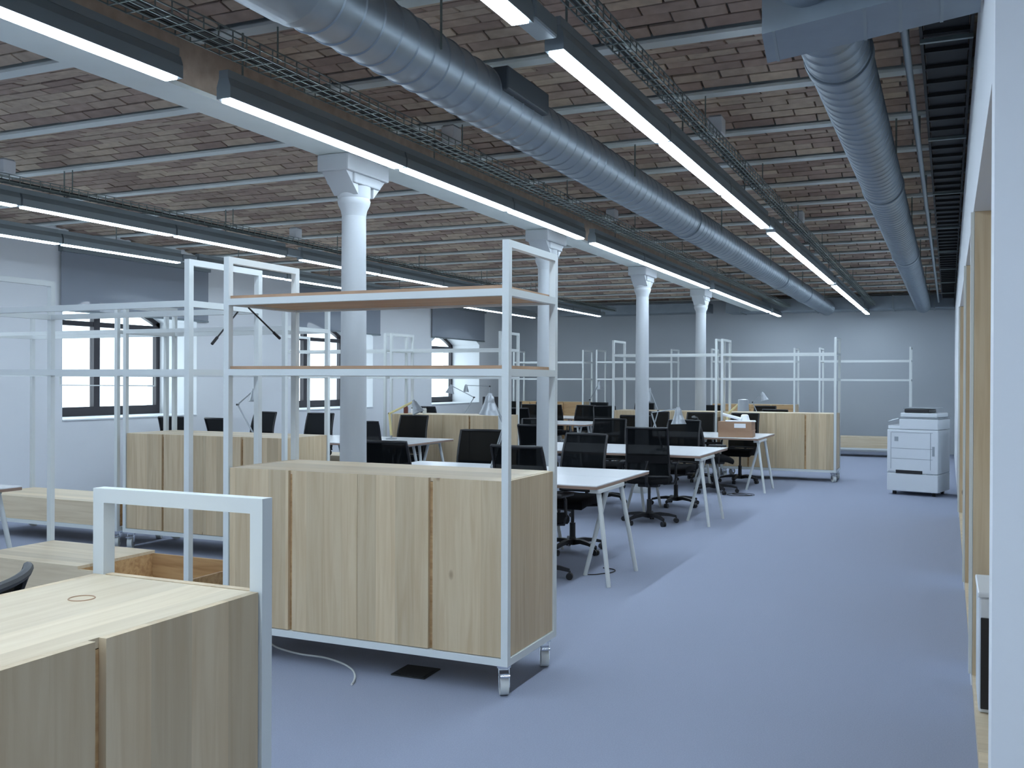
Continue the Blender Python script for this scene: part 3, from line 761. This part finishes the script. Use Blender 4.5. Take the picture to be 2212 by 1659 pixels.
lamp('grey cone desk lamp above the column side pine cabinet', (-4.25, 14.9, Z), (-4.2, 15.0, 1.08), (-4.33, 14.95, 1.43), (-.35, -.1, -1), .10, sl=.19)
lamp('desk lamp with a drum shade and a yellow arm beside the cardboard box', (-3.02, 14.65, Z), (-3.05, 14.7, 1.05), (-2.78, 14.55, 1.28), (0, 0, -1), .085, 'lamp_yellow', kind='drum', sl=.17)
lamp('small desk lamp showing above the printer side pine cabinet', (-3.3, 19.0, Z), (-3.45, 19.0, 1.15), (-3.25, 18.9, 1.33), (.3, 0, -1), .085)

# ================================================================== SMALL THINGS
# cardboard boxes and papers on the third island
t = thing('cardboard_box', 'lower brown cardboard box on the third aisle side island', 'box', (-2.76, 13.98, Z), R(4))
MB().box(-.24, .24, -.16, .16, 0, .095).build('tray', 'card', t)
MB().box(-.245, .245, -.165, .165, .088, .098).build('rim', 'card', t)
t = thing('cardboard_box', 'upper brown cardboard box with a white label, stacked on the other box', 'box', (-2.75, 13.99, Z + .099), R(1))
MB().box(-.25, .22, -.16, .16, 0, .12).build('carton', 'card', t)
MB().box(-.02, .14, -.163, -.1605, .035, .095).build('paper_label', 'paper', t)
t = thing('paper_stack', 'loose white papers on the upper cardboard box', 'paper', (-2.72, 13.99, Z + .2195), R(12))
MB().box(-.2, .22, -.14, .15, 0, .012).build('sheets', 'paper', t)
MB().cyl((-.24, -.02, .10), (.02, -.05, .035), .022, n=14).build('rolled_sheet', 'paper', t, True)
MB().lathe([(.075, .012), (.07, .02), (.05, .09), (.035, .10)], 20, (.07, .02, 0)).build('crumpled_bag', 'paper', t, True)
# jars on the window side cabinet
CT = 1.056
for x, y, h, r, mt, lab in ((-7.5 + .10, 12.6, .12, .035, 'jar', 'dark red jar with black lid on the window side cabinet'), (-7.25, 12.55, .09, .03, 'paper', 'white pot on the window side cabinet'), (-7.08, 12.6, .10, .03, 'wheel', 'pale bottle on the window side cabinet')):
    t = thing('jar' if mt == 'jar' else 'pot', lab, 'jar', (x, y, CT))
    MB().lathe([(r * .9, 0), (r, .01), (r, h * .7), (r * .75, h * .82)], 20).build('body', mt, t, True)
    MB().lathe([(r * .8, h * .82), (r * .8, h)], 20).build('lid', 'black', t, True)
# laptop-like black screen and box on the window desks
t = thing('monitor', 'black monitor standing in front of the far window corner', 'monitor', (-8.15, 17.4, Z), R(15))
MB().bev(-.11, .11, -.08, .08, 0, .012, .004).build('foot', 'black', t)
MB().box(-.02, .02, .01, .03, .012, .2).build('stand', 'black', t)
MB().bev(-.28, .28, -.02, .01, .13, .47, .006).build('screen', 'black', t)
# floor hatch and loose cable under the first rack
t = thing('floor_box', 'black square floor box lid under the two-shelf rack', 'floor box', (-2.57, 4.49, 0), R(2))
MB().bev(-.1, .1, -.095, .095, .0005, .008, .003).build('lid', 'hatch', t)
MB().box(-.085, .085, -.08, .08, .0081, .0105).build('carpet_inlay', 'hatch', t)
pts = [(-3.75, 4.74), (-3.67, 4.66), (-3.57, 4.58), (-3.47, 4.535), (-3.32, 4.50), (-3.16, 4.50), (-3.01, 4.45), (-2.9, 4.38), (-2.82, 4.29), (-2.77, 4.2), (-2.755, 4.16)]
def smooth(P, n=6):
    out = []
    for i in range(len(P) - 1):
        p0, p1, p2, p3 = P[max(i - 1, 0)], P[i], P[i + 1], P[min(i + 2, len(P) - 1)]
        for k in range(n):
            u = k / n
            out.append(tuple(.5 * ((2 * p1[j]) + (-p0[j] + p2[j]) * u + (2 * p0[j] - 5 * p1[j] + 4 * p2[j] - p3[j]) * u * u + (-p0[j] + 3 * p1[j] - 3 * p2[j] + p3[j]) * u ** 3) for j in range(len(p1))))
    out.append(P[-1]); return out
t = thing('white_cable', 'loose white cable end lying on the carpet under the two-shelf rack', 'cable', (-3.2, 4.5, 0))
MB().tube([(x + 3.2, y - 4.5, .006) for x, y in smooth(pts)], .0055, 8).build('sheath', 'rubber', t, True)
t = thing('black_cable', 'thin black cable curled on the carpet by the first island trestle', 'cable', (-2.52, 7.42, 0))
MB().tube([(x, y, .005) for x, y in smooth([(-.1, -.1), (-.04, -.06), (.0, 0), (.04, .05), (.05, .14), (.01, .2), (-.08, .22)])], .0045, 6).build('sheath', 'black', t, True)
t = thing('black_cable', 'loop of black cable on the carpet by the third island', 'cable', (-2.62, 13.3, 0))
MB().tube([(.17 * math.cos(a) + .01 * a, .14 * math.sin(a), .005 + .002 * a) for a in [i * .3 for i in range(40)]], .0045, 6).build('sheath', 'black', t, True)
# small appliance in the first niche
t = thing('niche_appliance', 'white box appliance with a black front in the first pine niche', 'appliance', (.128, 4.85, .061))
MB().bev(0, .5, .012, .45, 0, .52, .01).build('case', 'printer', t)
MB().bev(.008, .492, 0, .0115, .02, .43, .003).build('front_panel', 'black', t)
MB().bev(-.005, .505, .0, .455, .521, .545, .006).build('top_plate', 'printer', t)
# copier
t = thing('office_printer', 'tall white floor standing office copier by the partition', 'printer', (-.38, 14.62, 0), R(-14))
w = .335
for cx in (-.26, .26):
    for cy in (-.2, .22): MB().cyl((cx - .02, cy, .026), (cx + .02, cy, .026), .026, n=14).build('caster', 'black', t, True)
MB().bev(-w, w, -.3, .3, .055, .30, .012).build('paper_base', 'printer', t)
MB().bev(-w, w, -.3, .3, .303, .90, .012).build('body', 'printer', t)
MB().bev(-w + .16, w, -.3, .3, .903, 1.05, .012).build('scanner', 'printer', t)
MB().bev(-w, -w + .155, -.26, .25, .903, .955, .008).build('side_shelf', 'printer', t)
MB().bev(-w + .15, w + .01, -.3, .3, 1.052, 1.066, .004).build('scanner_glass_edge', 'printer_line', t)
MB().bev(-w + .17, w - .02, -.28, .28, 1.068, 1.13, .012).build('cover', 'printer', t)
MB().bev(-w + .22, w - .13, -.27, .1, 1.132, 1.185, .01).build('document_feeder', 'black', t)
MB().bev(-w + .19, w - .05, -.22, .15, 1.187, 1.20, .004).build('feeder_tray', 'printer_line', t)
MB().box(-w + .12, w - .2, -.304, -.299, .30, .345).build('paper_slot', 'black', t)
MB().box(-w + .02, -w + .11, -.304, -.299, .318, .326).build('slot_trim', 'printer_line', t)
MB().box(w - .15, w - .07, -.304, -.299, .30, .306).build('slot_trim', 'printer_line', t)
for z in (.50, .64, .86): MB().box(-w + .06, w - .07, -.3035, -.2995, z, z + .005).build('panel_gap', 'printer_line', t)
for xx in (-w + .05, w - .1): MB().box(xx, xx + .004, -.3035, -.2995, .36, .86).build('panel_gap', 'printer_line', t)
MB().box(w - .075, w - .045, -.304, -.299, .55, .68).build('vent', 'printer_line', t)
q = MB(); q.add([(-w, -.27, .99), (-w + .16, -.27, 1.035), (-w + .16, -.05, 1.06), (-w, -.05, 1.015), (-w, -.27, 1.005), (-w + .16, -.27, 1.05), (-w + .16, -.05, 1.075), (-w, -.05, 1.03)],
                [(0, 1, 2, 3), (7, 6, 5, 4), (0, 4, 5, 1), (1, 5, 6, 2), (2, 6, 7, 3), (3, 7, 4, 0)])
q.build('control_panel', 'printer_line', t)
MB().box(-w + .10, -w + .15, -.304, -.299, .74, .80).build('badge', 'printer_line', t)
